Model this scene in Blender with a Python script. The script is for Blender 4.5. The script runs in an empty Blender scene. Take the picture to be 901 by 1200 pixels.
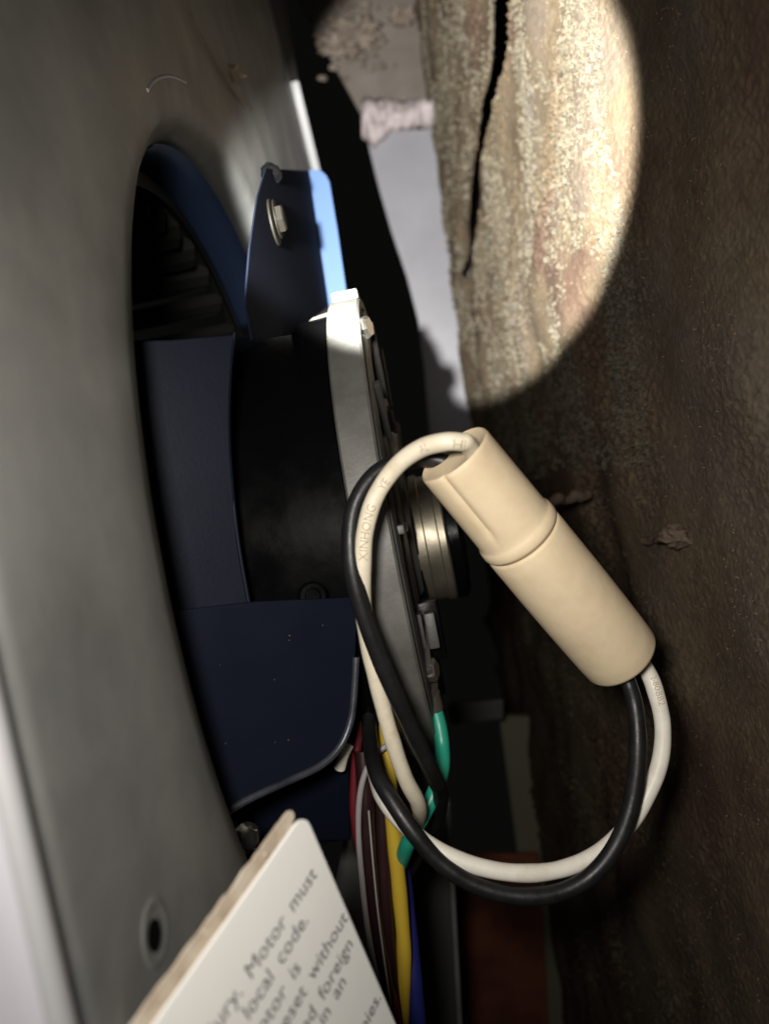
import bpy, bmesh, math, random
from mathutils import Vector, Matrix, noise
random.seed(7)
scene = bpy.context.scene
C = scene.collection
F = 900.0                       # focal length in photo pixels (901 x 1200)

def P(u, v, d):                 # a point of the place from the direction it is seen in and its real distance (m)
    return Vector(((u - 450.5) / F * d, d, (600.0 - v) / F * d))

# ------------------------------------------------------------------ camera, world, lamps, exposure
cam_d = bpy.data.cameras.new('camera')
cam = bpy.data.objects.new('camera', cam_d); C.objects.link(cam)
cam.location = (0, 0, 0); cam.rotation_euler = (math.pi / 2, 0, 0)
cam_d.sensor_fit = 'VERTICAL'; cam_d.sensor_height = 36.0; cam_d.lens = 36.0 * F / 1200.0
cam_d.clip_start = 0.005; cam_d.clip_end = 20.0
cam_d.dof.use_dof = True; cam_d.dof.focus_distance = 0.196; cam_d.dof.aperture_fstop = 12.0
scene.camera = cam

world = bpy.data.worlds.new('World'); scene.world = world; world.use_nodes = True
wb = world.node_tree.nodes['Background']
wb.inputs['Color'].default_value = (1.0, 0.95, 0.9, 1); wb.inputs['Strength'].default_value = 0.003

def lamp(name, kind, loc, power, color, target=None, **kw):
    l = bpy.data.lights.new(name, kind); l.energy = power; l.color = color
    for k, val in kw.items(): setattr(l, k, val)
    o = bpy.data.objects.new(name, l); C.objects.link(o); o.location = loc
    if target is not None:
        o.rotation_euler = (Vector(target) - Vector(loc)).to_track_quat('-Z', 'Y').to_euler()
    return o
TORCH = Vector((-0.0305, 0.035, 0.0258))
lamp('torch_beam', 'SPOT', TORCH, 54.0, (1.0, 0.985, 0.92), TORCH + Vector((0.1884, 0.9258, 0.3783)),
     spot_size=math.radians(33.2), spot_blend=0.2, shadow_soft_size=0.0025)
lamp('phone_flash', 'AREA', (-0.019, -0.004, 0.016), 0.215, (1.0, 0.945, 0.87), P(600, 640, 0.18), shape='DISK', size=0.022, spread=math.radians(125))

vs = scene.view_settings
vs.view_transform = 'Standard'; vs.look = 'None'; vs.gamma = 1.0; vs.exposure = 0.0; vs.use_curve_mapping = False
scene.render.engine = 'CYCLES'

# ------------------------------------------------------------------ blower frame
BETA, RHO = 0.0676, 0.1828
cb, sb, cr, sr = math.cos(BETA), math.sin(BETA), math.cos(RHO), math.sin(RHO)
N = Vector((cb * cr, -sb, cb * sr)); UP = Vector((-sr, 0, cr)); DP = N.cross(UP)
if DP.y < 0: DP = -DP
O = P(440, 620, 0.26)
A, RO, H0, D0 = 0.029, 0.1358, 0.0053, 0.0116      # inlet opening: distance behind the motor band, radius, offsets
def B(a, h, d): return O + N * a + UP * h + DP * d
def on_plane(u, v, a):          # where the line of sight meets the plane at axial position a
    r = P(u, v, 1.0); t = (O + N * a).dot(N) / r.dot(N)
    return r * t
def to_b(p):
    q = p - O
    return q.dot(N), q.dot(UP), q.dot(DP)

# ------------------------------------------------------------------ helpers
def mesh_obj(name, verts, faces, mat, parent=None, smooth=False, bevel=0, auto=None):
    me = bpy.data.meshes.new(name); me.from_pydata([tuple(v) for v in verts], [], faces)
    bm = bmesh.new(); bm.from_mesh(me)
    bmesh.ops.recalc_face_normals(bm, faces=bm.faces)
    if bevel:
        es = [e for e in bm.edges if len(e.link_faces) == 2 and e.calc_face_angle(0) > 0.6]
        bmesh.ops.bevel(bm, geom=es, offset=bevel, segments=2, profile=0.6, affect='EDGES', clamp_overlap=True)
    if smooth or auto:
        for f in bm.faces: f.smooth = True
        lim = auto or 0.6
        for e in bm.edges:
            if len(e.link_faces) == 2 and e.calc_face_angle(0) > lim: e.smooth = False
    bm.to_mesh(me); bm.free()
    o = bpy.data.objects.new(name, me); C.objects.link(o)
    if mat: me.materials.append(mat)
    if parent: o.parent = parent; o.matrix_parent_inverse = parent.matrix_world.inverted() if False else Matrix.Translation(-parent.location)
    return o
def tag(o, label, cat=None, group=None, kind=None):
    if label: o['label'] = label
    if cat: o['category'] = cat
    if group: o['group'] = group
    if kind: o['kind'] = kind
    return o
def empty(name, loc, label, cat, group=None):
    o = bpy.data.objects.new(name, None); C.objects.link(o); o.location = loc; o.empty_display_size = 0.01
    return tag(o, label, cat, group)
def smooth_path(pts, per=10):   # Catmull-Rom through 3-D points
    out = []; n = len(pts)
    for i in range(n - 1):
        p0, p1, p2, p3 = pts[max(i - 1, 0)], pts[i], pts[i + 1], pts[min(i + 2, n - 1)]
        for k in range(per):
            t = k / per
            out.append(0.5 * ((2 * p1) + (p2 - p0) * t + (2 * p0 - 5 * p1 + 4 * p2 - p3) * t * t + (3 * p1 - p0 - 3 * p2 + p3) * t ** 3))
    out.append(pts[-1].copy()); return out
def frames(path):
    res = []; nrm = None
    for i, p in enumerate(path):
        t = (path[min(i + 1, len(path) - 1)] - path[max(i - 1, 0)]).normalized()
        if nrm is None:
            nrm = t.cross(Vector((0, 1, 0)));
            if nrm.length < 1e-3: nrm = t.cross(Vector((1, 0, 0)))
        nrm = (nrm - t * nrm.dot(t)).normalized()
        res.append((p, t, nrm, t.cross(nrm)))
    return res
def tube(name, pts, r, mat, parent=None, seg=14, per=10, wob=0.0):
    fr = frames(smooth_path(pts, per)); vv, ff = [], []
    for i, (p, t, n, b) in enumerate(fr):
        rr = r * (1 + wob * noise.noise(p * 160))
        for k in range(seg):
            a = 2 * math.pi * k / seg
            vv.append(p + n * math.cos(a) * rr + b * math.sin(a) * rr)
    for i in range(len(fr) - 1):
        for k in range(seg):
            ff.append((i * seg + k, i * seg + (k + 1) % seg, (i + 1) * seg + (k + 1) % seg, (i + 1) * seg + k))
    ff.append(tuple(range(seg))); ff.append(tuple((len(fr) - 1) * seg + k for k in range(seg)))
    return mesh_obj(name, vv, ff, mat, parent, smooth=True, auto=1.0)
def lathe(name, c, ax, prof, mat, parent=None, seg=48, ref=None, auto=0.5, rfun=None, caps=True):
    ax = Vector(ax).normalized(); x = ax.cross(ref or Vector((0.13, 0.2, 0.97))).normalized(); y = ax.cross(x)
    vv, ff = [], []
    for z, r in prof:
        for k in range(seg):
            a = 2 * math.pi * k / seg; rr = r * (rfun(a, z) if rfun else 1)
            vv.append(c + ax * z + x * math.cos(a) * rr + y * math.sin(a) * rr)
    m = len(prof)
    for i in range(m - 1):
        for k in range(seg):
            ff.append((i * seg + k, i * seg + (k + 1) % seg, (i + 1) * seg + (k + 1) % seg, (i + 1) * seg + k))
    if caps:
        ff.append(tuple(range(seg))); ff.append(tuple((m - 1) * seg + k for k in range(seg)))
    return mesh_obj(name, vv, ff, mat, parent, smooth=True, auto=auto)
def sheet(name, pts, nrm, th, mat, parent=None, bevel=0.0004):
    nrm = Vector(nrm).normalized(); n = len(pts)
    vv = [p.copy() for p in pts] + [p - nrm * th for p in pts]
    ff = [tuple(range(n)), tuple(range(2 * n - 1, n - 1, -1))] + [(i, (i + 1) % n, n + (i + 1) % n, n + i) for i in range(n)]
    return mesh_obj(name, vv, ff, mat, parent, bevel=bevel)
def box(name, c, ex, ey, ez, mat, parent=None, bevel=0.0006):
    vv = [c + ex * sx + ey * sy + ez * sz for sx in (-1, 1) for sy in (-1, 1) for sz in (-1, 1)]
    ff = [(0, 1, 3, 2), (4, 6, 7, 5), (0, 4, 5, 1), (2, 3, 7, 6), (0, 2, 6, 4), (1, 5, 7, 3)]
    return mesh_obj(name, vv, ff, mat, parent, bevel=bevel, smooth=True, auto=0.5)
def hexbolt(name, c, ax, r, h, mat, parent):
    prof = [(0, r * 1.32), (h * 0.18, r * 1.32), (h * 0.2, r)]
    ax = Vector(ax).normalized(); x = ax.cross(Vector((0.2, 0.5, 0.8))).normalized(); y = ax.cross(x); vv = []; ff = []
    fl = [(0, r * 1.35, 24), (h * .2, r * 1.35, 24)]
    for z, rr, s in fl:
        for k in range(24):
            a = 2 * math.pi * k / 24; vv.append(c + ax * z + (x * math.cos(a) + y * math.sin(a)) * rr)
    for k in range(24): ff.append((k, (k + 1) % 24, 24 + (k + 1) % 24, 24 + k))
    ff.append(tuple(range(24))); ff.append(tuple(range(24, 48)))
    for z, rr in ((h * .2, r), (h * .85, r), (h, r * .82)):
        for k in range(6):
            a = math.pi / 3 * k; vv.append(c + ax * z + (x * math.cos(a) + y * math.sin(a)) * rr)
    for j in range(2):
        for k in range(6):
            q = 48 + j * 6; ff.append((q + k, q + (k + 1) % 6, q + 6 + (k + 1) % 6, q + 6 + k))
    ff.append(tuple(range(60, 66)))
    return mesh_obj(name, vv, ff, mat, parent, smooth=True, auto=0.35)
def lump(name, c, r, mat, parent=None, sc=(1, 1, 1), rough=0.6, freq=1.6, sub=4):
    bm = bmesh.new(); bmesh.ops.create_icosphere(bm, subdivisions=sub, radius=1.0)
    off = Vector((random.random() * 50, random.random() * 50, 3))
    for v in bm.verts:
        q = v.co.copy(); k = 1 + rough * noise.fractal(q * freq + off, 1.0, 2.0, 4)
        v.co = Vector((q.x * sc[0], q.y * sc[1], q.z * sc[2])) * (r * k) + c
    vv = [v.co.copy() for v in bm.verts]; ff = [tuple(v.index for v in f.verts) for f in bm.faces]; bm.free()
    return mesh_obj(name, vv, ff, mat, parent, smooth=True, auto=2.0)

# ------------------------------------------------------------------ materials
def mat(name, base, rough=0.5, metal=0.0, spec=0.5, var=None, vscale=60, bump=0.0, bscale=400, stretch=(1, 1, 1), rvar=0.0, detail=5, coords='Object'):
    m = bpy.data.materials.new(name); m.use_nodes = True; nt = m.node_tree; bs = nt.nodes['Principled BSDF']
    bs.inputs['Base Color'].default_value = (*base, 1); bs.inputs['Roughness'].default_value = rough
    bs.inputs['Metallic'].default_value = metal; bs.inputs['Specular IOR Level'].default_value = spec
    g = nt.nodes.new('ShaderNodeNewGeometry'); mp = nt.nodes.new('ShaderNodeMapping'); mp.inputs['Scale'].default_value = stretch
    nt.links.new(g.outputs['Position'], mp.inputs['Vector'])
    def nz(scale, det=detail, rg=0.6):
        n = nt.nodes.new('ShaderNodeTexNoise'); n.inputs['Scale'].default_value = scale; n.inputs['Detail'].default_value = det
        n.inputs['Roughness'].default_value = rg; nt.links.new(mp.outputs[0], n.inputs['Vector']); return n
    if var:
        n = nz(vscale); r = nt.nodes.new('ShaderNodeValToRGB'); nt.links.new(n.outputs['Fac'], r.inputs['Fac'])
        cols = [base] + list(var); k = len(cols)
        while len(r.color_ramp.elements) < k: r.color_ramp.elements.new(0.5)
        for i, c in enumerate(cols):
            r.color_ramp.elements[i].position = 0.32 + 0.36 * i / max(k - 1, 1); r.color_ramp.elements[i].color = (*c, 1)
        nt.links.new(r.outputs['Color'], bs.inputs['Base Color'])
    if rvar:
        n = nz(vscale * 1.7, 4); mr = nt.nodes.new('ShaderNodeMapRange'); mr.inputs['To Min'].default_value = max(rough - rvar, 0.05); mr.inputs['To Max'].default_value = min(rough + rvar, 1)
        mr.inputs['From Min'].default_value = .3; mr.inputs['From Max'].default_value = .7
        nt.links.new(n.outputs['Fac'], mr.inputs['Value']); nt.links.new(mr.outputs[0], bs.inputs['Roughness'])
    if bump:
        n = nz(bscale, 6, 0.65); bp = nt.nodes.new('ShaderNodeBump'); bp.inputs['Strength'].default_value = bump; bp.inputs['Distance'].default_value = 0.001
        nt.links.new(n.outputs['Fac'], bp.inputs['Height']); nt.links.new(bp.outputs[0], bs.inputs['Normal'])
    return m
M = {}
M['galv'] = mat('galvanised', (0.165, 0.17, 0.166), 0.5, 0.35, var=[(0.22, 0.224, 0.218), (0.275, 0.276, 0.265)], vscale=30, bump=0.08, bscale=300, rvar=0.1)
M['galv_rim'] = mat('galvanised_rim', (0.42, 0.42, 0.43), 0.4, 0.4, bump=0.05)
M['panel'] = mat('cabinet_sheet', (0.12, 0.118, 0.133), 0.55, 0.15, var=[(0.15, 0.147, 0.165)], vscale=14, bump=0.05)
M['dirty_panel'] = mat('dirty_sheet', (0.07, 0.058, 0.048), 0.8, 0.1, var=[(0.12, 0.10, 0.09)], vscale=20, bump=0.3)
M['pale_sheet'] = mat('pale_outer_sheet', (0.36, 0.355, 0.385), 0.5, 0.1, bump=0.04)
M['caulk'] = mat('caulk', (0.17, 0.145, 0.145), 0.7, var=[(0.24, 0.205, 0.215)], vscale=80, bump=0.4, bscale=250)
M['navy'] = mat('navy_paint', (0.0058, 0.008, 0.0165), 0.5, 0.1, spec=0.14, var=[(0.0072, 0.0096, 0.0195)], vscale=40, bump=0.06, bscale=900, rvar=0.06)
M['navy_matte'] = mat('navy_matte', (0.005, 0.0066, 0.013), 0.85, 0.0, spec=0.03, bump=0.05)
M['navy_edge'] = mat('navy_edge_highlight', (0.085, 0.09, 0.105), 0.35, 0.4, var=[(0.03, 0.034, 0.045)], vscale=120, bump=0.1)  # lighter than the navy paint: the edge highlight is put into the colour
M['blue'] = mat('lit_blue', (0.075, 0.125, 0.26), 0.45, 0.35, bump=0.04, bscale=700)  # torch-lit look of the navy mount put into a brighter blue
M['black_enamel'] = mat('black_enamel', (0.0022, 0.0022, 0.0024), 0.3, 0.0, spec=0.07, bump=0.08, bscale=200, rvar=0.12)
M['band'] = mat('zinc_band', (0.10, 0.098, 0.092), 0.55, 0.25, var=[(0.13, 0.127, 0.118), (0.16, 0.157, 0.145)], vscale=90, bump=0.12, bscale=900)
M['shield'] = mat('dark_cast', (0.05, 0.05, 0.048), 0.5, 0.3, var=[(0.075, 0.072, 0.068)], vscale=80, bump=0.1)
M['steel'] = mat('bright_steel', (0.62, 0.60, 0.55), 0.24, 1.0, bump=0.05, bscale=300, rvar=0.08)
M['hub_steel'] = mat('hub_steel', (0.24, 0.215, 0.165), 0.42, 0.8, bump=0.08, bscale=200, rvar=0.1)
M['shaded_bolt'] = mat('shaded_bolt', (0.0075, 0.0065, 0.005), 0.6, 0.0, spec=0.08, bump=0.2)  # bolt and washer darkened: the shade on them is put into the colour
M['dull_steel'] = mat('dull_steel', (0.13, 0.115, 0.095), 0.5, 0.6, bump=0.1, rvar=0.1)
M['beige'] = mat('beige_rubber', (0.55, 0.445, 0.30), 0.58, 0.0, spec=0.32, var=[(0.61, 0.50, 0.34), (0.565, 0.45, 0.295)], vscale=70, bump=0.1, bscale=420, rvar=0.06)
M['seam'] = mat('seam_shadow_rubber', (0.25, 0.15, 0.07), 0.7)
M['wire_white'] = mat('white_insulation', (0.60, 0.535, 0.41), 0.45, 0, var=[(0.68, 0.62, 0.49), (0.56, 0.49, 0.36)], vscale=160, bump=0.05, bscale=500)
M['wire_white_clean'] = mat('clean_white_insulation', (0.66, 0.625, 0.54), 0.45, 0, var=[(0.73, 0.70, 0.63), (0.64, 0.59, 0.50)], vscale=120, bump=0.04)
M['wire_black'] = mat('black_insulation', (0.007, 0.007, 0.0075), 0.42, 0, spec=0.35, var=[(0.012, 0.012, 0.0125)], vscale=200, bump=0.1, bscale=500, rvar=0.08)
M['wire_yellow'] = mat('yellow_insulation', (0.52, 0.36, 0.035), 0.4, bump=0.05)
M['wire_red'] = mat('red_insulation', (0.13, 0.012, 0.018), 0.4)
M['wire_maroon'] = mat('maroon_insulation', (0.022, 0.008, 0.009), 0.35)
M['wire_grey'] = mat('grey_insulation', (0.30, 0.28, 0.28), 0.45)
M['wire_blue'] = mat('blue_insulation', (0.015, 0.018, 0.13), 0.4)
M['wire_green'] = mat('green_insulation', (0.02, 0.30, 0.20), 0.38, bump=0.05)
M['ink'] = mat('ink', (0.08, 0.08, 0.085), 0.8)
M['wire_ink'] = mat('wire_print', (0.42, 0.345, 0.255), 0.7)
M['paper'] = mat('card', (0.83, 0.825, 0.79), 0.65, 0, var=[(0.86, 0.855, 0.82)], vscale=30, bump=0.05)
M['card_edge'] = mat('dirty_card', (0.34, 0.26, 0.185), 0.9, 0, var=[(0.48, 0.40, 0.31), (0.58, 0.52, 0.43)], vscale=120, bump=0.3, bscale=350)
M['dust'] = mat('dust_clump', (0.17, 0.13, 0.095), 0.95, 0, spec=0.1, var=[(0.24, 0.19, 0.14)], vscale=200, bump=0.6, bscale=800)
M['crumb'] = mat('dust_crumb', (0.064, 0.055, 0.041), 0.95, 0, spec=0.05, var=[(0.088, 0.077, 0.056), (0.072, 0.064, 0.055)], vscale=60, bump=0.5, bscale=1200)
M['far_dust'] = mat('far_dust', (0.075, 0.058, 0.045), 0.95, 0, spec=0.05, var=[(0.15, 0.125, 0.105)], vscale=120, bump=0.6, bscale=500)
M['dark_dust'] = mat('dark_dust_clump', (0.10, 0.072, 0.055), 0.95, 0, spec=0.05, var=[(0.13, 0.098, 0.075)], vscale=250, bump=0.6, bscale=900)
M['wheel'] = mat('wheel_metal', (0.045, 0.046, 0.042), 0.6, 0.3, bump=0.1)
M['dark_floor'] = mat('dark_sheet', (0.06, 0.06, 0.056), 0.6, 0.2, bump=0.1)
M['red_board'] = mat('red_brown_board', (0.22, 0.062, 0.028), 0.8, 0, var=[(0.09, 0.028, 0.016)], vscale=30, bump=0.3)
M['olive'] = mat('olive_strip', (0.15, 0.145, 0.095), 0.8, 0, bump=0.2)

def wall_material():
    m = bpy.data.materials.new('dusty_liner'); m.use_nodes = True; nt = m.node_tree; bs = nt.nodes['Principled BSDF']
    bs.inputs['Roughness'].default_value = 0.95; bs.inputs['Specular IOR Level'].default_value = 0.08
    g = nt.nodes.new('ShaderNodeNewGeometry')
    def nz(s, det, rg=0.6, st=(1, 1, 1)):
        mp = nt.nodes.new('ShaderNodeMapping'); mp.inputs['Scale'].default_value = st; nt.links.new(g.outputs['Position'], mp.inputs['Vector'])
        n = nt.nodes.new('ShaderNodeTexNoise'); n.inputs['Scale'].default_value = s; n.inputs['Detail'].default_value = det; n.inputs['Roughness'].default_value = rg
        nt.links.new(mp.outputs[0], n.inputs['Vector']); return n
    def ramp(n, cols):
        r = nt.nodes.new('ShaderNodeValToRGB'); nt.links.new(n.outputs['Fac'], r.inputs['Fac'])
        while len(r.color_ramp.elements) < len(cols): r.color_ramp.elements.new(0.5)
        for i, (p, c) in enumerate(cols): r.color_ramp.elements[i].position = p; r.color_ramp.elements[i].color = (*c, 1)
        return r
    big = ramp(nz(17, 4, 0.55), [(0.36, (0.080, 0.052, 0.039)), (0.5, (0.110, 0.085, 0.056)), (0.64, (0.098, 0.079, 0.062))])
    fine = ramp(nz(420, 7, 0.7, (1, 0.55, 0.8)), [(0.30, (0.74, 0.71, 0.68)), (0.52, (0.98, 0.98, 0.98)), (0.72, (1.28, 1.24, 1.15))])
    mx = nt.nodes.new('ShaderNodeMix'); mx.data_type = 'RGBA'; mx.blend_type = 'MULTIPLY'; mx.inputs[0].default_value = 1.0
    nt.links.new(big.outputs[0], mx.inputs[6]); nt.links.new(fine.outputs[0], mx.inputs[7]); nt.links.new(mx.outputs[2], bs.inputs['Base Color'])
    n2 = nz(650, 6, 0.7); bp = nt.nodes.new('ShaderNodeBump'); bp.inputs['Strength'].default_value = 0.5; bp.inputs['Distance'].default_value = 0.0012
    nt.links.new(n2.outputs['Fac'], bp.inputs['Height']); nt.links.new(bp.outputs[0], bs.inputs['Normal'])
    return m
M['liner'] = wall_material()

# ------------------------------------------------------------------ the setting: liner wall on the right
RW = math.radians(7.1); WN = Vector((math.cos(RW), 0, math.sin(RW))); WT = Vector((-math.sin(RW), 0, math.cos(RW))); WY = Vector((0, 1, 0))
WW = 0.085; DF = 0.70
def on_wall(u, v):
    r = P(u, v, 1.0); return r * (WW / r.dot(WN))
# slot cut in the liner, its black void stands in for a shadow line; (s, t) outline
SHADE_SLOT = [on_wall(*q) for q in ((588, -40), (582, 40), (575, 100), (562, 180), (552, 255), (545, 322), (549, 325), (558, 280), (568, 220), (578, 150), (589, 90), (597, 30), (604, -40))]
SHADE_SLOT = [(p.y, p.dot(WT)) for p in SHADE_SLOT]
def in_shade_slot(s, t):
    r = False; n = len(SHADE_SLOT)
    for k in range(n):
        (a0, b0), (a1, b1) = SHADE_SLOT[k], SHADE_SLOT[(k + 1) % n]
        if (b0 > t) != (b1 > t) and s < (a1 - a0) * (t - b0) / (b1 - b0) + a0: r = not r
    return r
def wall_disp(s, t):
    p = Vector((s * 1.0, t * 1.0, 0.3))
    h = 0.0048 * noise.fractal(p * 17, 1.0, 2.0, 2)
    cl = max(0.0, min(1.0, 0.35 + 1.3 * noise.noise(Vector((s * 26, t * 20, 6)))))      # patches of loose fluff
    c = noise.noise(Vector((s * 210, t * 300, 9)))
    cl *= 0.22 + 1.5 * max(0.0, min(1.0, (s - 0.21) / 0.12))
    h += cl * (0.0011 * max(0, c) + 0.0019 * max(-0.3, noise.fractal(Vector((s * 330, t * 620, 4)), 0.6, 2.1, 3))) + 0.0003 * noise.noise(Vector((s * 700, t * 900, 3)))
    return h
NS, NT = 560, 640
vv, ff = [], []
for i in range(NS + 1):
    s = 0.11 * (DF / 0.11) ** (i / NS)
    for j in range(NT + 1):
        t = s * (-0.80 + 1.60 * j / NT)
        vv.append(WN * (WW - wall_disp(s, t)) + WT * t + WY * (s + (0.05 * noise.fractal(Vector((t * 38, s, 2)), .7, 2.0, 4) if i == NS else 0)))
for i in range(NS):
    for j in range(NT):
        q = i * (NT + 1) + j
        s = 0.11 * (DF / 0.11) ** (i / NS); t = s * (-0.80 + 1.60 * j / NT)
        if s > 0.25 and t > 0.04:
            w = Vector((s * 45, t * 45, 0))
            if in_shade_slot(s * (1 + .02 * noise.noise(w)), t): continue
        ff.append((q, q + 1, q + NT + 2, q + NT + 1))
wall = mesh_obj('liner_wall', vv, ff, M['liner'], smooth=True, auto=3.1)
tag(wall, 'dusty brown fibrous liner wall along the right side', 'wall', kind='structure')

# loose fibres standing on the liner
fv, f_f = [], []
for k in range(9000):
    s = 0.17 * (0.62 / 0.17) ** random.random(); t = s * random.uniform(-0.7, 0.75)
    if noise.noise(Vector((s * 40, t * 40, 7))) < random.uniform(-0.5, 0.35): continue
    if s > .25 and t > .03 and any(in_shade_slot(s * g, t) for g in (.97, 1, 1.03)): continue
    base = WN * (WW - wall_disp(s, t) + 0.0002) + WT * t + WY * s
    ln = random.uniform(0.0004, 0.0018) * (0.35 + s * 1.8); w = random.uniform(0.00005, 0.00016) * (0.35 + s * 2.2)
    d = (-WN * random.uniform(0.15, 0.8) + WT * random.uniform(-1, 1) + WY * random.uniform(-1, 1)).normalized()
    sd = d.cross(Vector((random.random(), random.random(), random.random()))).normalized() * w
    bend = Vector((random.uniform(-1, 1), random.uniform(-1, 1), random.uniform(-1, 1))) * ln * 0.3
    q = len(fv); mid = base + d * ln * 0.5 + bend; tip = base + d * ln
    up2 = d.cross(sd).normalized() * w
    fv += [base - sd, base + sd, base + up2, mid - sd, mid + sd, mid + up2, tip]
    f_f += [(q, q + 1, q + 4, q + 3), (q + 1, q + 2, q + 5, q + 4), (q + 2, q, q + 3, q + 5), (q + 3, q + 4, q + 6), (q + 4, q + 5, q + 6), (q + 5, q + 3, q + 6)]
fib = mesh_obj('dust_fibres', fv, f_f, M['dust'])
ico = bmesh.new(); bmesh.ops.create_icosphere(ico, subdivisions=1, radius=1.0)
iv = [v.co.copy() for v in ico.verts]; fi = [tuple(v.index for v in f.verts) for f in ico.faces]; ico.free()
cv, cf = [], []
for k in range(42000):
    s = 0.24 * (0.68 / 0.24) ** random.random(); t = s * random.uniform(0.02, 0.78)
    if noise.noise(Vector((s * 22, t * 17, 3))) + 0.5 * noise.noise(Vector((s * 70, t * 60, 8))) < random.uniform(-0.25, 0.45): continue
    if any(in_shade_slot(s * g, t) for g in (.96, 1, 1.04)): continue
    c = WN * (WW - wall_disp(s, t)) + WT * t + WY * s
    r = random.uniform(0.35, 1.0) ** 1.8 * 0.0019 * (0.35 + s * 1.4)
    q = len(cv); ex, ey, ez = (random.uniform(.5, 1.3) for _ in range(3))
    for v in iv: cv.append(c + Vector((v.x * ex, v.y * ey, v.z * ez)) * r * random.uniform(.6, 1.25))
    cf += [tuple(q + a for a in f) for f in fi]
crm = mesh_obj('dust_crumbs', cv, cf, M['crumb'])
tag(crm, 'crumbly pale dust caked on the lit upper liner', 'dust', kind='stuff')
tag(fib, 'fine loose fibres and dust standing on the brown liner', 'dust', kind='stuff')

# far cabinet sheet with its lip, and what lies above it; left edges cut to a shadow's outline
YF = 0.68
def F_(u, v, y=YF): return P(u, v, y)
pan = sheet('far_panel', [F_(428, 152), F_(600, 152), F_(620, 540), F_(506, 540), F_(497, 430), F_(490, 375), F_(477, 325), F_(459, 272), F_(444, 220), F_(434, 180)], (0, -1, 0), 0.004, M['panel'])  # black void left of the sheet stands in for a cast shadow
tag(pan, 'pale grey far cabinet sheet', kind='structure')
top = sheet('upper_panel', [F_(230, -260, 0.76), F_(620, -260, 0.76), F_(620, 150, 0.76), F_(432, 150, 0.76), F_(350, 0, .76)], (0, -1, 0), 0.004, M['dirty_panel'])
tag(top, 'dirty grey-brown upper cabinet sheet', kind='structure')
c0, c1 = F_(424, 146, YF - 0.004), F_(520, 136, YF - 0.004)
vv, ff = [], []; ns, nk = 60, 16
for i in range(ns + 1):
    c = c0.lerp(c1, i / ns)
    for k in range(nk):
        a = 2 * math.pi * k / nk; q = c + Vector((0, math.cos(a), math.sin(a))) * 0.014
        q += (q - c) * 0.9 * noise.fractal(q * 55, 1.0, 2.0, 3); vv.append(q)
for i in range(ns):
    for k in range(nk): ff.append((i * nk + k, i * nk + (k + 1) % nk, (i + 1) * nk + (k + 1) % nk, (i + 1) * nk + k))
ff.append(tuple(range(nk))); ff.append(tuple(ns * nk + k for k in range(nk)))
lip = mesh_obj('sealant_bead', vv, ff, M['caulk'], smooth=True, auto=2)
tag(lip, 'pinkish lumpy sealant bead along the top edge of the pale far sheet', 'sealant')
for nm, u, v, y, r, lab in (('dust_clump', 418, 38, 0.72, 0.0115, 'larger crumbly dust clump left of the liner at the top'),
                            ('dust_clump', 398, 55, 0.715, 0.0085, 'flat crumbly dust clump just below the larger clump at the top'),
                            ('dust_clump', 470, 18, 0.72, 0.0075, 'small dust clump at the top beside the fibrous liner')):
    o = lump(nm, P(u, v, y), r, M['far_dust'], None, (1.5, 0.9, 0.7), 1.1, 2.6, 5)
    tag(o, lab, 'dust clump', 'dust clumps at the top')
gv, gf = [], []                  # grit lying round the clumps
for k in range(170):
    a = random.gauss(0, 1); c = P(418 + a * 22, 44 + random.gauss(0, 20) + a * 3, 0.735); r = random.uniform(.15, 1) ** 2.2 * .0045; q = len(gv)
    for v in iv: gv.append(c + Vector((v.x * 1.3, v.y, v.z * .8)) * r * random.uniform(.5, 1.3))
    gf += [tuple(q + b_ for b_ in f) for f in fi]
tag(mesh_obj('dust_grit', gv, gf, M['far_dust']), 'loose grit scattered round the dust clumps at the top', 'dust', kind='stuff')

# low things in the dark behind the wires
def strip(name, poly, y, nrm, th, m, lab, kind='structure', cat=None):
    return tag(sheet(name, [P(u, v, y) for u, v in poly], nrm, th, m, bevel=0.001), lab, cat, kind=kind)
strip('lower_panel', [(430, 950), (524, 950), (541, 1320), (400, 1320)], 0.36, (0, -1, 0), 0.002, M['dark_floor'], 'dark grey lower cabinet sheet behind the wires')
strip('panel_flange', [(522, 940), (528, 940), (548, 1320), (542, 1320)], 0.352, (0, -1, 0), 0.006, M['galv'], 'thin grey edge of the lower cabinet sheet')
tag(sheet('cross_rail', [P(525, 826, .5), P(590, 820, .5), P(590, 843, .5), P(528, 850, .5)], (0, -1, 0), 0.01, M['dark_floor'], bevel=.001), 'short dim grey rail behind the green wire', 'rail')
tag(sheet('red_brown_board', [P(530, 1000, .55), P(632, 1000, .55), P(650, 1330, .55), P(540, 1330, .55)], (0, -1, .3), 0.01, M['red_board'], bevel=.001), 'dark red-brown board low in the gap behind the wire loop', 'board')
tag(sheet('olive_strip', [P(585, 840, .56), P(655, 840, .56), P(735, 1330, .56), P(650, 1330, .56)], (0, -1, 0), 0.01, M['olive'], bevel=.001), 'dim olive strip leaning beside the red-brown board', 'strip')

# ------------------------------------------------------------------ blower housing
hous = empty('blower_housing', B(-A, 0, 0), 'large grey galvanised blower housing with round inlet on the left', 'blower housing')
def opening(th, r=RO, a=-A): return B(a, H0 + r * math.cos(th), D0 + r * math.sin(th))
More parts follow.
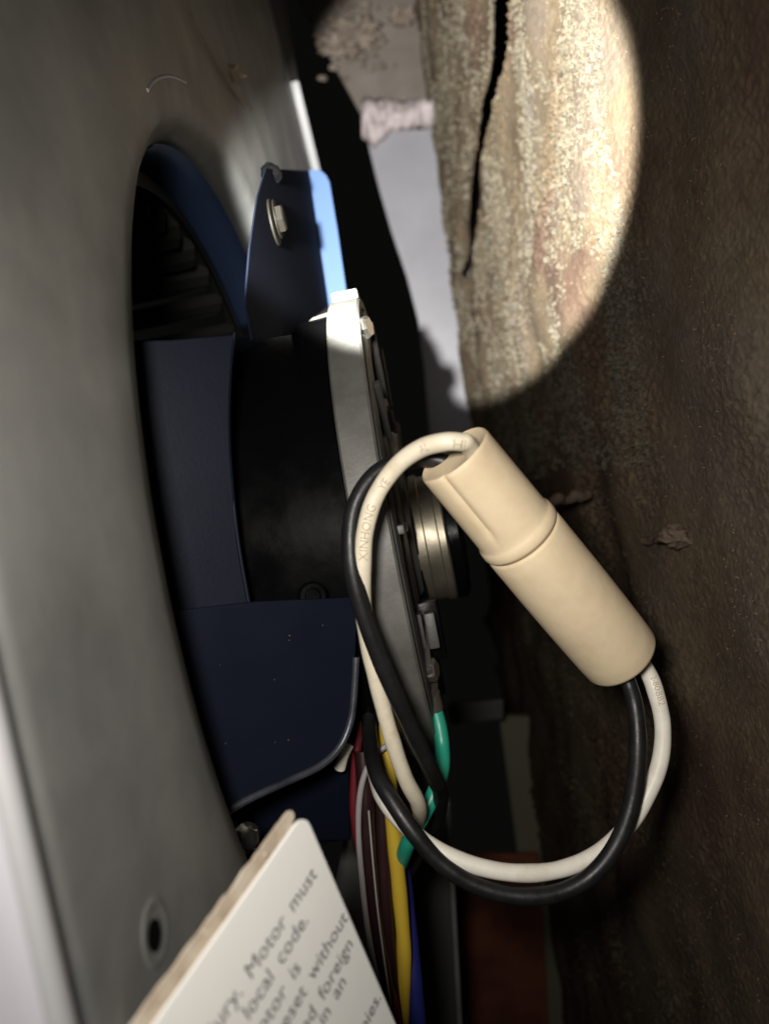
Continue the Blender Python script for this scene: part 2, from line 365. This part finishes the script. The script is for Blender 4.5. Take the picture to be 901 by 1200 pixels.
# outline of the side plate on its plane, in (h, d)
out_px = [(-8, 870), (70, 1212)]
pa, pb = [to_b(on_plane(u, v, -A)) for u, v in out_px]
far1, far2 = [to_b(on_plane(u, v, -A)) for u, v in ((340, 105), (364, 200))]
def ext(p, q, h):               # point on line p-q at height h
    k = (h - p[1]) / (q[1] - p[1]); return (h, p[2] + k * (q[2] - p[2]))
HT, HB = 0.40, -0.42
def dnear(h): return ext(pa, pb, h)[1]
def dfar(h): return ext(far1, far2, h)[1] if h > 0 else 0.34
NA = 180
ring = [(H0 + RO * math.cos(2 * math.pi * k / NA), D0 + RO * math.sin(2 * math.pi * k / NA)) for k in range(NA)]
def edge_hit(k):                # from the opening's centre outwards to the plate's outline
    a = 2 * math.pi * k / NA; ch, sd = math.cos(a), math.sin(a); t = RO
    while t < 1.2:
        h, d = H0 + t * ch, D0 + t * sd
        if h > HT or h < HB or d < dnear(h) or d > (far1[2] + (h - far1[1]) * (far2[2] - far1[2]) / (far2[1] - far1[1]) if h > 0.05 else 0.36): break
        t += 0.0005
    return (H0 + t * ch, D0 + t * sd, t)
vv, ff = [], []; NR = 7
LIP = [(-0.0095, -0.0095), (-0.0088, -0.0065), (-0.0066, -0.0034), (-0.0032, -0.001), (0.003, 0.0)]   # rolled bell mouth: (radius, axial)
outs = [edge_hit(k) for k in range(NA)]
for k in range(NA):
    a = 2 * math.pi * k / NA
    for dr, ax in LIP: vv.append(B(-A + ax, H0 + (RO + dr + .002) * math.cos(a), D0 + (RO + dr + .002) * math.sin(a)))
    for j in range(1, NR + 1):
        t = (RO + .005) + (outs[k][2] - RO - .005) * j / NR
        h, d = H0 + t * math.cos(a), D0 + t * math.sin(a)
        wv = 0.0012 * noise.noise(Vector((h * 14, d * 14, 5))) * min(1, j / 3)
        vv.append(B(-A + wv, h, d))
nc = len(LIP) + NR
for k in range(NA):
    k2 = (k + 1) % NA
    for j in range(nc - 1): ff.append((k * nc + j, k2 * nc + j, k2 * nc + j + 1, k * nc + j + 1))
side = mesh_obj('side_plate', vv, ff, M['galv'], hous, smooth=True, auto=1.2)
sol = side.modifiers.new('thickness', 'SOLIDIFY'); sol.thickness = 0.001; sol.offset = -1
# wrapper sheet along the near edge, with its bead
vv, ff = [], []; nh = 40
for i in range(nh + 1):
    h = HB + (HT - HB) * i / nh
    for j, (ax, dd) in enumerate(((0.0006, 0.001), (0.0018, -0.0004), (0.0012, -0.0022), (-0.002, -0.003), (-0.05, -0.006), (-0.18, -0.012))):
        vv.append(B(-A + ax, h, dnear(h) + dd))
for i in range(nh):
    for j in range(5): ff.append((i * 6 + j, i * 6 + j + 1, i * 6 + 7 + j, i * 6 + 6 + j))
wr = mesh_obj('wrapper_sheet', vv, ff, M['pale_sheet'], hous, smooth=True, auto=1.5)
tube('edge_bead', [B(-A + .0008, h_, dnear(h_) - .0008) for h_ in [HB + (HT - HB) * k / 20 for k in range(21)]], 0.0017, M['galv_rim'], hous, seg=12, per=2)
# flange along the far edge of the plate
p1, p2 = B(-A + .0015, far1[1], far1[2]), B(-A + .0015, far2[1], far2[2])
dirn = (p1 - p2).normalized()
sheet('edge_flange', [p1 + dirn * 0.004, p1 + dirn * 0.004 + N * 0.006, p2 - dirn * 0.03 + N * .006, p2 - dirn * 0.03], DP, 0.0012, M['galv_rim'], hous, bevel=.0003)
# far wrapper above: dark sheet that closes the housing's back
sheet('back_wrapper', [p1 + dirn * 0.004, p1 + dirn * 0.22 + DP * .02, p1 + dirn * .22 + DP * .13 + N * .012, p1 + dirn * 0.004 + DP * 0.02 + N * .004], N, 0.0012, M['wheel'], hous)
# dimpled screw hole low on the plate
hc = on_plane(184, 1092, -A + 0.0007)
lathe('dimple_ring', hc, N, [(-0.0008, 0.0056), (-.00015, 0.0048), (0.00005, 0.0040), (-0.0002, 0.003), (-0.0006, 0.0022)], M['galv'], hous, seg=32, caps=False)
lathe('screw_hole', hc - DP * .0008, N, [(-0.004, 0.0019), (0.00005, 0.0021)], M['black_enamel'], hous, seg=24)
# embossed arc near the top of the plate
arc = [on_plane(u, v, -A + 0.0009) for u, v in ((172, 106), (180, 95), (192, 90), (204, 91), (217, 97))]
tube('embossed_arc', arc, 0.0006, M['galv_rim'], hous, seg=8)

# blower wheel inside the housing
wheel = empty('squirrel_cage_fan', B(-A - 0.03, H0, D0), 'dark squirrel-cage fan inside the grey housing', 'fan')
wc = B(-A - 0.022, H0, D0)
lathe('inlet_ring', wc, -N, [(0.0, 0.119), (0.001, 0.128), (0.006, 0.131), (0.007, 0.1285), (0.0035, 0.126), (0.002, 0.119)], M['wheel'], wheel, seg=96, caps=False)
lathe('back_disc', wc - N * 0.12, -N, [(0.0, 0.130), (0.002, 0.130)], M['wheel'], wheel, seg=64)
bl_me = None
for k in range(46):
    a = 2 * math.pi * k / 46; rad = UP * math.cos(a) + DP * math.sin(a); tan = -UP * math.sin(a) + DP * math.cos(a)
    if bl_me is None:
        vv = []; r0 = rad; 
        pts = [(0.112, -0.003), (0.118, 0.0015), (0.124, 0.0025), (0.129, 0.001)]
        for z in (0.0045, 0.12):
            for off in (0, 0.0008):
                for rr, tt in pts: vv.append(Vector((z, rr, tt + off)))
        ff = []
        for j in range(3):
            ff += [(j, j + 1, 8 + j + 1, 8 + j), (4 + j, 12 + j, 12 + j + 1, 4 + j + 1), (j, 4 + j, 5 + j, j + 1), (8 + j, 9 + j, 13 + j, 12 + j)]
        ff += [(0, 8, 12, 4), (3, 7, 15, 11)]
        bo = mesh_obj('blade', vv, ff, M['wheel']); bl_me = bo.data
    else:
        bo = bpy.data.objects.new('blade', bl_me); C.objects.link(bo)
    mt = Matrix.Identity(4)
    for r_ in range(3): mt[r_][0] = -N[r_]; mt[r_][1] = rad[r_]; mt[r_][2] = tan[r_]; mt[r_][3] = wc[r_] - wheel.location[r_]
    bo.parent = wheel; bo.matrix_basis = mt

# ------------------------------------------------------------------ motor
mot = empty('blower_motor', B(0, 0, 0), 'round black blower motor with grey metal band in the inlet', 'motor')
lathe('shell', B(-0.075, 0, 0), N, [(0, 0.04), (0.002, 0.062), (0.006, 0.0685), (0.012, 0.0705), (0.030, 0.0705), (0.031, 0.0695), (0.033, 0.0695), (0.034, 0.0705), (0.060, 0.0705), (0.075, 0.0715)], M['black_enamel'], mot, seg=96)
for k, (aa, hh) in enumerate(((-0.030, 0.058), (-0.030, 0.046))):
    pass
lathe('band', B(0, 0, 0), N, [(0.0006, 0.0718), (0.0006, 0.0745), (0.0012, 0.0752), (0.0094, 0.0752), (0.0100, 0.0745), (0.0100, 0.0718)], M['band'], mot, seg=128, caps=False)
lathe('end_shield', B(0.0090, 0, 0), N, [(0, 0.071), (0.0014, 0.0705), (0.0020, 0.069), (0.0020, 0.062), (0.0002, 0.060), (0.0002, 0.050), (0.0022, 0.048), (0.0028, 0.040), (0.0010, 0.038), (0.0010, 0.032), (0.0042, 0.030), (0.0046, 0.0225), (0.003, 0.021)], M['shield'], mot, seg=96)
hub = lathe('bearing_hub', B(0.0128, -0.006, -0.004), N, [(0, 0.0208), (0.0006, 0.0214), (0.0034, 0.0214), (0.0038, 0.0206), (0.0075, 0.0206), (0.0079, 0.0213), (0.0098, 0.0213), (0.0104, 0.0205), (0.0104, 0.013)], M['hub_steel'], mot, seg=64, auto=0.5, ref=Vector((0.3, 0.9, 0.2)))
lathe('hub_cap', B(0.0236, -0.006, -0.004), N, [(0, 0.0212), (0.003, 0.0212), (0.0042, 0.0195), (0.0048, 0.012)], M['black_enamel'], mot, seg=40)
lathe('hub_collar', B(0.0112, -0.006, -0.004), N, [(0, 0.0245), (0.0026, 0.0245), (0.003, 0.0225)], M['black_enamel'], mot, seg=6)
for k in range(10):              # cooling ribs on the end shield
    a = 2 * math.pi * (k + 0.5) / 10; rad = UP * math.cos(a) + DP * math.sin(a); tan = -UP * math.sin(a) + DP * math.cos(a)
    box('rib', B(0.0112, 0, 0) + rad * 0.055, N * 0.0015, rad * 0.012, tan * 0.0012, M['shield'], mot, 0.0005)
for (u, v, d) in ((491, 739, 0.215), (506, 737, 0.216)):
    box('terminal_boss', P(u, v, d), N * 0.0015, UP * 0.005, DP * 0.004, M['shield'], mot, 0.0006)
box('terminal_base', P(498, 738, 0.222), N * 0.0050, UP * 0.0085, DP * 0.004, M['black_enamel'], mot, 0.001)
hexbolt('band_bolt', P(418, 387, 0.219), N - DP * .35, 0.0034, 0.0042, M['steel'], mot)
box('clamp_ear', B(0.0053, 0.0733, -0.011), N * 0.0042, UP * 0.0025, DP * 0.008, M['band'], mot, 0.0008)
# through-bolt end and nut where the ground wire lands
tube('through_bolt', [P(486, 768, .204), P(489, 783, .204), P(493, 800, .205)], 0.0009, M['steel'], mot, seg=10)
hexbolt('ground_nut', P(497, 786, 0.209), (N - DP * .3), 0.0032, 0.0036, M['dull_steel'], mot)
# vent slots and lead grommet on the shell
for (u, v, d, w) in ((338, 442, .222, .0035), (305, 442, .222, .0015)):
    box('vent_tab', P(u, v, d), N * w, UP * 0.003, DP * 0.001, M['dull_steel'], mot, 0.0004)
tube('shell_rod', [P(300, 416, .224), P(325, 410, .222), P(351, 405, .221)], 0.0010, M['steel'], mot, seg=10)
lathe('lead_grommet', P(366, 698, 0.187), N * .3 - DP, [(0, 0.0036), (0.001, 0.0036), (0.0016, 0.003), (0.0016, 0.002), (0.0006, 0.0017)], M['black_enamel'], mot, seg=28)

# ------------------------------------------------------------------ navy mounting arms
arms = empty('motor_mount', B(-A, -0.09, 0), 'dark navy sheet-metal motor mount with arms around the inlet', 'motor mount')
# lower arm: web facing the room, rounded outer corner, rolled flange below
def curve2(pts, per=6): return [Vector((p.x, p.y, 0)) for p in smooth_path([Vector((x, y, 0)) for x, y in pts], per)]
def arm_depth(u, v): return 0.166 + (u - 210) / 205.0 * 0.024 + (v - 705) / 250.0 * 0.004
web_px = [(205, 716), (300, 705), (419, 700), (418, 740), (416, 790)] + [(p.x, p.y) for p in curve2([(413, 825), (409, 848), (399, 873), (380, 893), (350, 908)], 5)] + [(320, 921), (290, 936), (268, 949), (256, 958), (247, 930), (233, 860), (218, 780)]
def planar(px, p0, p1, p2):      # outline seen in these directions on the plane through three points
    n = (p1 - p0).cross(p2 - p0)
    return [P(u, v, 1) * (p0.dot(n) / P(u, v, 1).dot(n)) for u, v in px]
WP = (P(210, 710, .166), P(418, 700, .190), P(256, 958, .170))
web = planar(web_px, *WP)
wn = (web[2] - web[0]).cross(web[14] - web[0]).normalized()
if wn.y > 0: wn = -wn
lower = sheet('arm', web, wn, 0.0014, M['navy'], arms, bevel=0.0004)
# bead along the lower edge; the bend's highlight is put into its lighter colour
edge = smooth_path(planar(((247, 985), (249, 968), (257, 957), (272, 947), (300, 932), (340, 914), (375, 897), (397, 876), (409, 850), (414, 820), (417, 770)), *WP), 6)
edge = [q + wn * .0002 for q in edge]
tube('highlight_bead', edge, 0.0009, M['navy_edge'], lower, seg=10, per=1)
foot = sheet('foot', [P(u, v, d) for u, v, d in ((300, 915, .205), (395, 880, .212), (408, 900, .212), (410, 985, .222), (330, 995, .218), (296, 985, .210))], (-.3, -1, -.5), 0.0015, M['navy'], arms)
for k in range(9):
    u, v = random.uniform(240, 405), random.uniform(730, 915)
    if v > 950 - (u - 256) * .45: continue
    lump('dust_speck', planar([(u, v)], *WP)[0] + wn * .0001, random.uniform(.00009, .0002), M['dust'], lower, sub=1)
hexbolt('foot_screw', P(287, 981, 0.176), Vector((.5, -.8, .1)), 0.0026, 0.003, M['steel'], arms)
sheet('foot_clip', [P(297, 973, .175), P(302, 972, .175), P(299, 996, .175), P(294, 996, .175)], (0.3, -1, 0), 0.0008, M['dull_steel'], arms, bevel=.0002)
# side foot of the lower arm bent along the plate
sheet('arm_return', [P(258, 957, .1685), P(262, 985, .1690), P(268, 1010, .171), P(290, 1010, .185), P(280, 962, .182)], (0.8, -.6, 0), 0.0014, M['navy'], arms)
# middle arm seen inside the opening, its right edge slightly bowed
mid_px = [(120, 400), (200, 398), (272, 392)] + [(p.x, p.y) for p in curve2([(276, 389), (271, 430), (269, 500), (273, 570), (281, 640), (293, 712)], 5)] + [(240, 730), (150, 730)]
mid = planar(mid_px, P(160, 400, .172), P(290, 400, .182), P(160, 700, .172))
mida = sheet('arm', mid, (0.1, -1, 0), 0.0014, M['navy'], arms)
tube('arm_edge', [P(u - 1, v, 0.1812) for u, v in ((276, 390), (271, 430), (269, 500), (273, 570), (281, 640), (293, 708))], 0.0005, M['navy'], mida, seg=8)
# upper arm: foot bolted flat to the plate, web standing out towards the room
AU = -0.0105
ft = [on_plane(u, v, AU) for u, v in ((312, 197), (364, 200), (389, 356), (345, 392), (296, 398), (288, 350), (293, 290), (302, 230))]
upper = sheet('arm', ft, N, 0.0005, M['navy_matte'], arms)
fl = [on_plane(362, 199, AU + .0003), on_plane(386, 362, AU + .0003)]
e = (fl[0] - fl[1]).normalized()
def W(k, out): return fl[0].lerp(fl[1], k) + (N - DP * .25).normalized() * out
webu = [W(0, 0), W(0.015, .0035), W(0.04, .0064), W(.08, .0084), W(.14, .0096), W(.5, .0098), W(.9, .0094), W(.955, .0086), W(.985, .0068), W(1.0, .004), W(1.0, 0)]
ub = sheet('arm_web', webu, -DP, 0.0014, M['blue'], upper, bevel=.0003)  # same navy arm, its lit face coloured brighter
hexbolt('mount_bolt', on_plane(324, 257, AU + 0.0005), N, 0.0042, 0.0026, M['shaded_bolt'], arms)
lathe('bolt_washer', on_plane(320, 261, AU + 0.0001), N, [(0, .0066), (.0006, .0066)], M['shaded_bolt'], arms, seg=30)
lump('rubber_grommet', on_plane(318, 203, AU - .001), 0.0032, M['black_enamel'], arms, (1, 1, 1), .2)
# ear where the upper arm meets the band
ear = [P(389, 364, .243), P(392, 414, .222), P(356, 425, .222), P(340, 412, .225), P(350, 388, .238), P(366, 372, .242)]
sheet('band_ear', ear, (0.15, -1, .2), 0.0012, M['band'], arms)
# added ring; its blue stands in for a reflection in the top of the opening
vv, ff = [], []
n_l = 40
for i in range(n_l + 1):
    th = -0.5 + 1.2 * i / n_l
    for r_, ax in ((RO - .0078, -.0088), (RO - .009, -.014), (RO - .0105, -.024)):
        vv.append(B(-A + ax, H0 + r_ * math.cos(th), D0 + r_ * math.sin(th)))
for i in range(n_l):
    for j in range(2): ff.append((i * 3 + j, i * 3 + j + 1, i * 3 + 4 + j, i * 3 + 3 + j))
o_ = mesh_obj('blue_reflection_ring', vv, ff, M['blue'], arms, smooth=True, auto=1.5)
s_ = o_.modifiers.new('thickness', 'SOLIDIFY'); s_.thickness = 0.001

# ------------------------------------------------------------------ connector and its leads
CT, CB = P(531, 532, 0.166), P(727, 769, 0.189)
cax = (CB - CT).normalized(); LEN = (CB - CT).length
con = empty('inline_connector', CB, 'beige cylindrical rubber plug connector hanging on black and white wires', 'connector')
ref = Vector((0, 1, 0))
xx = cax.cross(ref).normalized(); yy = cax.cross(xx)
want = (Vector((-0.55, -0.80, -0.25))); want = (want - cax * want.dot(cax)).normalized()
TH0 = math.atan2(want.dot(yy), want.dot(xx))
KN = 0.375
R1, R2 = 0.0088, 0.0097
def plug_r(a, z):
    d = (a - TH0 + math.pi) % (2 * math.pi) - math.pi
    f = max(0.0, min(1.0, (KN * LEN - 0.005 - z) / 0.004))
    g = 1 - 0.060 * math.exp(-(d / 0.10) ** 2) * f
    if d * GS > 0: g -= 0.035 * f * math.exp(-(abs(d) / 0.55) ** 2)
    return g
GS = 1
zc = KN * LEN
plug = lathe('plug', CT, cax, [(0.0006, R1 * .90), (0, R1 * .955), (0.0003, R1 * .985), (0.001, R1)] + [(0.001 + (zc - 0.0052) * k / 14, R1 + 0.0004 * k / 14) for k in range(1, 15)] +
             [(zc - 0.0036, R1 + .0005), (zc - 0.0033, R2 - .0003), (zc - .0029, R2 - .00002), (zc - 0.0012, R2 + .0002), (zc - .0005, R2 - .0001), (zc - .0002, R2 - .0006)], M['beige'], con, seg=96, ref=ref, auto=0.9, rfun=plug_r)
lathe('joint_seam', CT, cax, [(zc - .0006, R2 - .0005), (zc + .0004, R2 - .0005)], M['seam'], con, seg=64, ref=ref)
body = lathe('socket_body', CT, cax, [(zc + .0001, R2 - .0005), (zc + .0003, R2 - .0002), (zc + .0009, R2)] + [(zc + .0009 + (LEN - zc - .0022) * k / 10, R2 + 0.0002 * math.sin(k / 10 * 3.1) + .0001 * k / 10) for k in range(1, 11)] +
             [(LEN - .0006, R2 - .0001), (LEN - .0001, R2 - .0007), (LEN + .0002, R2 - .0016), (LEN + .0002, R2 * .5)], M['beige'], con, seg=96, ref=ref, auto=0.9)
lump('moulding_nib', CB + P(722 , 800, .186) - CB, 0.0005, M['beige'], con, sub=2)

RWR = 0.00195
def wire(name, px, r, m, lab, group=None, cat='wire', start=None):
    pts = ([start] if start is not None else []) + [P(u, v, d) for u, v, d in px]
    o = tube(name, pts, r, M[m], seg=16, per=12, wob=0.07)
    return tag(o, lab, cat, group), pts
GW = 'connector leads'
w1, w1pts = wire('white_wire', [(548, 521, .1590), (540, 518, .1572), (520, 518, .1570), (492, 526, .160), (464, 547, .163), (440, 582, .165), (428, 622, .166), (425, 662, .167), (425, 700, .170), (430, 745, .174), (443, 805, .177), (458, 862, .180), (475, 912, .184), (490, 942, .190), (490, 962, .202), (474, 984, .213), (457, 1012, .221), (452, 1100, .223), (455, 1260, .225)], RWR, 'wire_white',
     'off-white printed wire curving from the upper end of the beige connector', GW, start=CT + cax * 0.006 + P(545, 522, .166) - P(531, 532, .166))
wire('black_wire', [(530, 545, .170), (505, 538, .1705), (475, 540, .170), (443, 553, .169), (420, 583, .168), (411, 620, .1675), (413, 668, .167), (427, 722, .168), (448, 778, .1705), (472, 832, .174), (494, 880, .180), (508, 910, .187), (516, 930, .198), (512, 960, .214), (490, 1000, .226), (470, 1060, .230), (465, 1260, .232)], RWR * 1.02, 'wire_black',
     'black wire curving from the upper end of the beige connector', GW, start=CT + cax * 0.008)
w3, w3pts = wire('white_wire', [(757, 785, .190), (768, 812, .189), (776, 850, .188), (773, 892, .187), (758, 932, .186), (735, 968, .1845), (700, 1000, .182), (655, 1019, .180), (605, 1023, .178), (555, 1014, .178), (513, 996, .179), (480, 972, .181), (455, 945, .186), (443, 920, .194), (437, 888, .206), (434, 850, .216), (432, 800, .224)], RWR * 1.02, 'wire_white_clean',
     'white wire looping from the lower end of the beige connector', GW, start=CB - cax * 0.006 + (P(750, 765, .19) - CB) * .8)
wire('black_wire', [(733, 793, .187), (744, 830, .184), (747, 880, .1815), (741, 935, .180), (724, 985, .1785), (695, 1024, .177), (655, 1046, .176), (605, 1050, .1755), (556, 1037, .176), (515, 1010, .177), (484, 975, .178), (459, 938, .181), (442, 908, .186), (435, 880, .196), (432, 845, .208), (430, 790, .218)], RWR * 1.04, 'wire_black',
     'black wire looping from the lower end of the beige connector', GW, start=CB - cax * 0.006)

# ------------------------------------------------------------------ motor leads behind
def lead(name, px, r, m, lab): return wire(name, px, r, m, lab, 'motor leads behind the arm')[0]
lead('yellow_wire', [(452, 830, .214), (453, 870, .212), (456, 915, .211), (461, 975, .210), (468, 1045, .210), (473, 1110, .210), (472, 1165, .211), (468, 1230, .212)], .0021, 'wire_yellow', 'yellow wire running straight down beside the tag')
lead('green_wire', [(508, 826, .216), (514, 848, .214), (518, 875, .212), (517, 905, .2075), (507, 933, .2045), (493, 960, .203), (478, 988, .205), (468, 1015, .214)], .0021, 'wire_green', 'green ground wire from the ring terminal on the motor')
tg = empty('ring_terminal', P(500, 808, .216), 'small crimped ring terminal on the end of the green wire', 'terminal')
tube('crimp', [P(504, 812, .213), P(509, 830, .2145)], .0026, M['dull_steel'], tg, seg=14)
lathe('ring', P(500, 800, .210), N - DP * .6, [(0, .0022), (0, .0044), (.0008, .0044), (.0008, .0022)], M['dull_steel'], tg, seg=24, caps=False)
lead('red_wire', [(424, 835, .212), (419, 870, .212), (415, 915, .212), (416, 965, .212), (428, 1030, .2135), (445, 1110, .213), (458, 1160, .2085), (468, 1210, .2065)], .0012, 'wire_red', 'red wire partly hidden behind the navy arm and maroon wires')
lead('maroon_wire', [(425, 880, .210), (428, 930, .2085), (431, 1000, .208), (438, 1075, .208), (450, 1150, .208), (462, 1230, .208)], .0024, 'wire_maroon', 'dark maroon wire nearest the tag')
lead('maroon_wire', [(440, 880, .214), (446, 930, .212), (449, 1000, .211), (453, 1075, .210), (459, 1150, .210), (467, 1230, .210)], .0021, 'wire_maroon', 'dark maroon wire against the yellow wire')
lead('grey_wire', [(462, 868, .207), (445, 880, .206), (431, 898, .205), (422, 930, .2045), (420, 975, .2045), (424, 1030, .2045), (431, 1090, .2045), (442, 1150, .205), (455, 1215, .206)], .0008, 'wire_grey', 'thin grey wire arching over the maroon wires')
wire('pale_thread', [(432, 950, .204), (437, 1010, .2045), (443, 1070, .205), (451, 1130, .2055), (458, 1180, .206)], .0003, 'wire_grey', 'hair-thin pale thread lying on the maroon wires', None, 'thread')
lead('blue_wire', [(462, 960, .226), (472, 1030, .223), (480, 1110, .217), (486, 1170, .214), (492, 1240, .213)], .0026, 'wire_blue', 'dark blue wire to the right of the yellow wire')
lead('white_wire', [(398, 900, .206), (402, 885, .205), (408, 872, .206)], .0016, 'wire_white_clean', 'short white wire end peeking out behind the navy arm')

# ------------------------------------------------------------------ printed wire markings
def text_geo(body, size, shear=0.0, bold=0.0, word=1.0):
    cu = bpy.data.curves.new('t', 'FONT'); cu.body = body; cu.size = size; cu.shear = shear; cu.resolution_u = 3; cu.offset = size * bold; cu.space_word = word
    to = bpy.data.objects.new('t', cu); C.objects.link(to); bpy.context.view_layer.update()
    dg = bpy.context.evaluated_depsgraph_get(); me = bpy.data.meshes.new_from_object(to.evaluated_get(dg))
    vs_ = [v.co.copy() for v in me.vertices]; fs = [tuple(p.vertices) for p in me.polygons]
    bpy.data.objects.remove(to); bpy.data.curves.remove(cu); bpy.data.meshes.remove(me)
    return vs_, fs
def text_on_wire(parent, path_pts, body, size, px0, r, flip=False, roll=0.0, ink='wire_ink'):
    path = smooth_path(path_pts, 40); vs_, fs = text_geo(body, size)
    L = [0]
    for a_, b_ in zip(path, path[1:]): L.append(L[-1] + (b_ - a_).length)
    def px(p): return (450.5 + F * p.x / p.y, 600 - F * p.z / p.y)
    i0 = min(range(len(path)), key=lambda i: (px(path[i])[0] - px0[0]) ** 2 + (px(path[i])[1] - px0[1]) ** 2)
    s0 = L[i0]; out = []; ymid = size * 0.35
    for q in vs_:
        s = s0 + (-q.x if flip else q.x); s = max(0.0, min(L[-1] - 1e-6, s)); i = 0
        while i < len(L) - 2 and L[i + 1] < s: i += 1
        p = path[i].lerp(path[i + 1], (s - L[i]) / max(L[i + 1] - L[i], 1e-9)); t = (path[min(i + 3, len(path) - 1)] - path[max(i - 3, 0)]).normalized()
        toc = -p.normalized(); z = (toc - t * toc.dot(t)).normalized(); y = z.cross(t) * (-1 if flip else 1)
        a = (q.y - ymid) / r + roll
        out.append(p + (z * math.cos(a) + y * math.sin(a)) * (r * 1.075 + .00003))
    return mesh_obj('printed_marking', out, fs, M[ink], parent)
text_on_wire(w1, w1pts, 'XINHONG', 0.0026, (425, 655), RWR, flip=True)
text_on_wire(w1, w1pts, 'AL', 0.0022, (496, 525), RWR, flip=True, roll=-.1)
text_on_wire(w1, w1pts, 'HI', 0.0026, (528, 517), RWR, flip=True, roll=-.25)
text_on_wire(w1, w1pts, 'YE', 0.0024, (446, 570), RWR, flip=True, roll=-.1)
text_on_wire(w3, w3pts, '2-80BB2', 0.0021, (760, 792), RWR, flip=False, roll=.35)

# ------------------------------------------------------------------ instruction tag
T0 = P(356, 962, 0.128)
e1 = (P(180, 1214, 0.0972) - T0).normalized(); e2 = (P(500, 1222, 0.150) - T0)
e2 = (e2 - e1 * e2.dot(e1)).normalized(); tn = e1.cross(e2)
if tn.y > 0: tn = -tn
tg = empty('instruction_tag', T0, 'white printed instruction card with rounded corners at the bottom', 'tag')
def card(name, o, l1, l2, rc, th, m, parent, amp=0.0005):
    pts = []
    for (cx, cy, a0) in ((rc, rc, 180), (l1 - rc, rc, 270), (l1 - rc, l2 - rc, 0), (rc, l2 - rc, 90)):
        for k in range(7):
            a = math.radians(a0 + 90 * k / 6); pts.append((cx + rc * math.cos(a), cy + rc * math.sin(a)))
    return sheet(name, [o + e1 * x + e2 * y for x, y in pts], tn, th, m, parent, bevel=0.00012)
front = card('front_leaf', T0 - e1 * .001 - e2 * .001, 0.095, 0.085, 0.0028, 0.0005, M['paper'], tg)
off = P(331, 966, .1525) - P(356, 962, .1525)
bo_ = T0 - tn * 0.0012
bl = [(0.0012 + .0010 * math.cos(a), -.0018 + .0010 * math.sin(a)) for a in [math.radians(x) for x in (80, 110, 140, 170, 200, 230, 255)]]
bl = [(x, y) for x, y in bl] + [(0.0020 + k * 0.0012, -0.0029 + 0.0004 * noise.fractal(Vector((k * .45, 3, 1)), .7, 2.0, 3)) for k in range(60)] + [(0.075, 0.05), (0.0005, 0.05)]
sheet('back_leaf', [bo_ + e1 * x + e2 * y for x, y in bl], tn, 0.0005, M['card_edge'], tg, bevel=0)
for k in range(5):
    x = random.uniform(.003, .04); lump('grime', T0 - tn * .0011 + e1 * x - e2 * random.uniform(.0012, .003), random.uniform(.0001, .0003), M['card_edge'], tg, (1.4, .6, 1), .6, sub=2)
def line(body, u, v, size=0.0039):
    # right end of the baseline at the point of the card seen in direction (u, v)
    r = P(u, v, 1); p = r * (T0.dot(tn) / r.dot(tn)); vs_, fs = text_geo(body, size, -0.12, 0.0, 1.7)
    w = max(q.x for q in vs_)
    return mesh_obj('printed_line', [p + tn * 0.00012 - e1 * (q.x - w) - e2 * q.y for q in vs_], fs, M['ink'], front)
for body_, u, v in (('to prevent injury. Motor must', 371, 1026), ('per local code.', 361, 1080), ('when motor is', 352, 1136), ('will reset without', 407, 1077), ('and foreign', 413, 1108), ('in an', 405, 1152), ('copies.', 446, 1170)):
    line(body_, u, v)

# ------------------------------------------------------------------ small bits: hair on the plate, twigs on the liner, dust
hair = tube('dust_thread', [on_plane(u, v, -A + 0.002) for u, v in ((212, -10), (232, 35), (255, 78), (275, 110), (292, 128))], 0.0003, M['dust'], seg=6)
tag(hair, 'fine pale dust thread across the top of the grey plate', 'thread')
tag(lump('dust_speck', on_plane(272, 86, -A + .0015), 0.0035, M['dust'], None, (1, 1, .8), .8), 'pale dust speck on the thread at the top of the grey plate', 'dust')
def twig(name, a, b, r, lab):
    n = 7; pts = [a.lerp(b, k / n) + Vector((random.uniform(-1, 1), 0, random.uniform(-1, 1))) * r * .5 for k in range(n + 1)]
    tag(tube(name, pts, r, M['dark_dust'], seg=9, per=5, wob=.6), lab, 'debris')
q = on_wall(795, 628)
tag(lump('dust_plug', q - WN * .0008, 0.0042, M['dark_dust'], None, (1.2, 1.8, .75), .5), 'fuzzy brown dust plug stuck on the liner right of the connector', 'debris')
twig('fibre_twig', on_wall(765, 632) - WN * .0025, on_wall(800, 624) - WN * .004, .0012, 'short dusty twig in front of the dust plug')
twig('fibre_twig', on_wall(694, 577) - WN * .001, P(636, 590, .30), .0021, 'pale twig sticking out of the liner behind the connector')
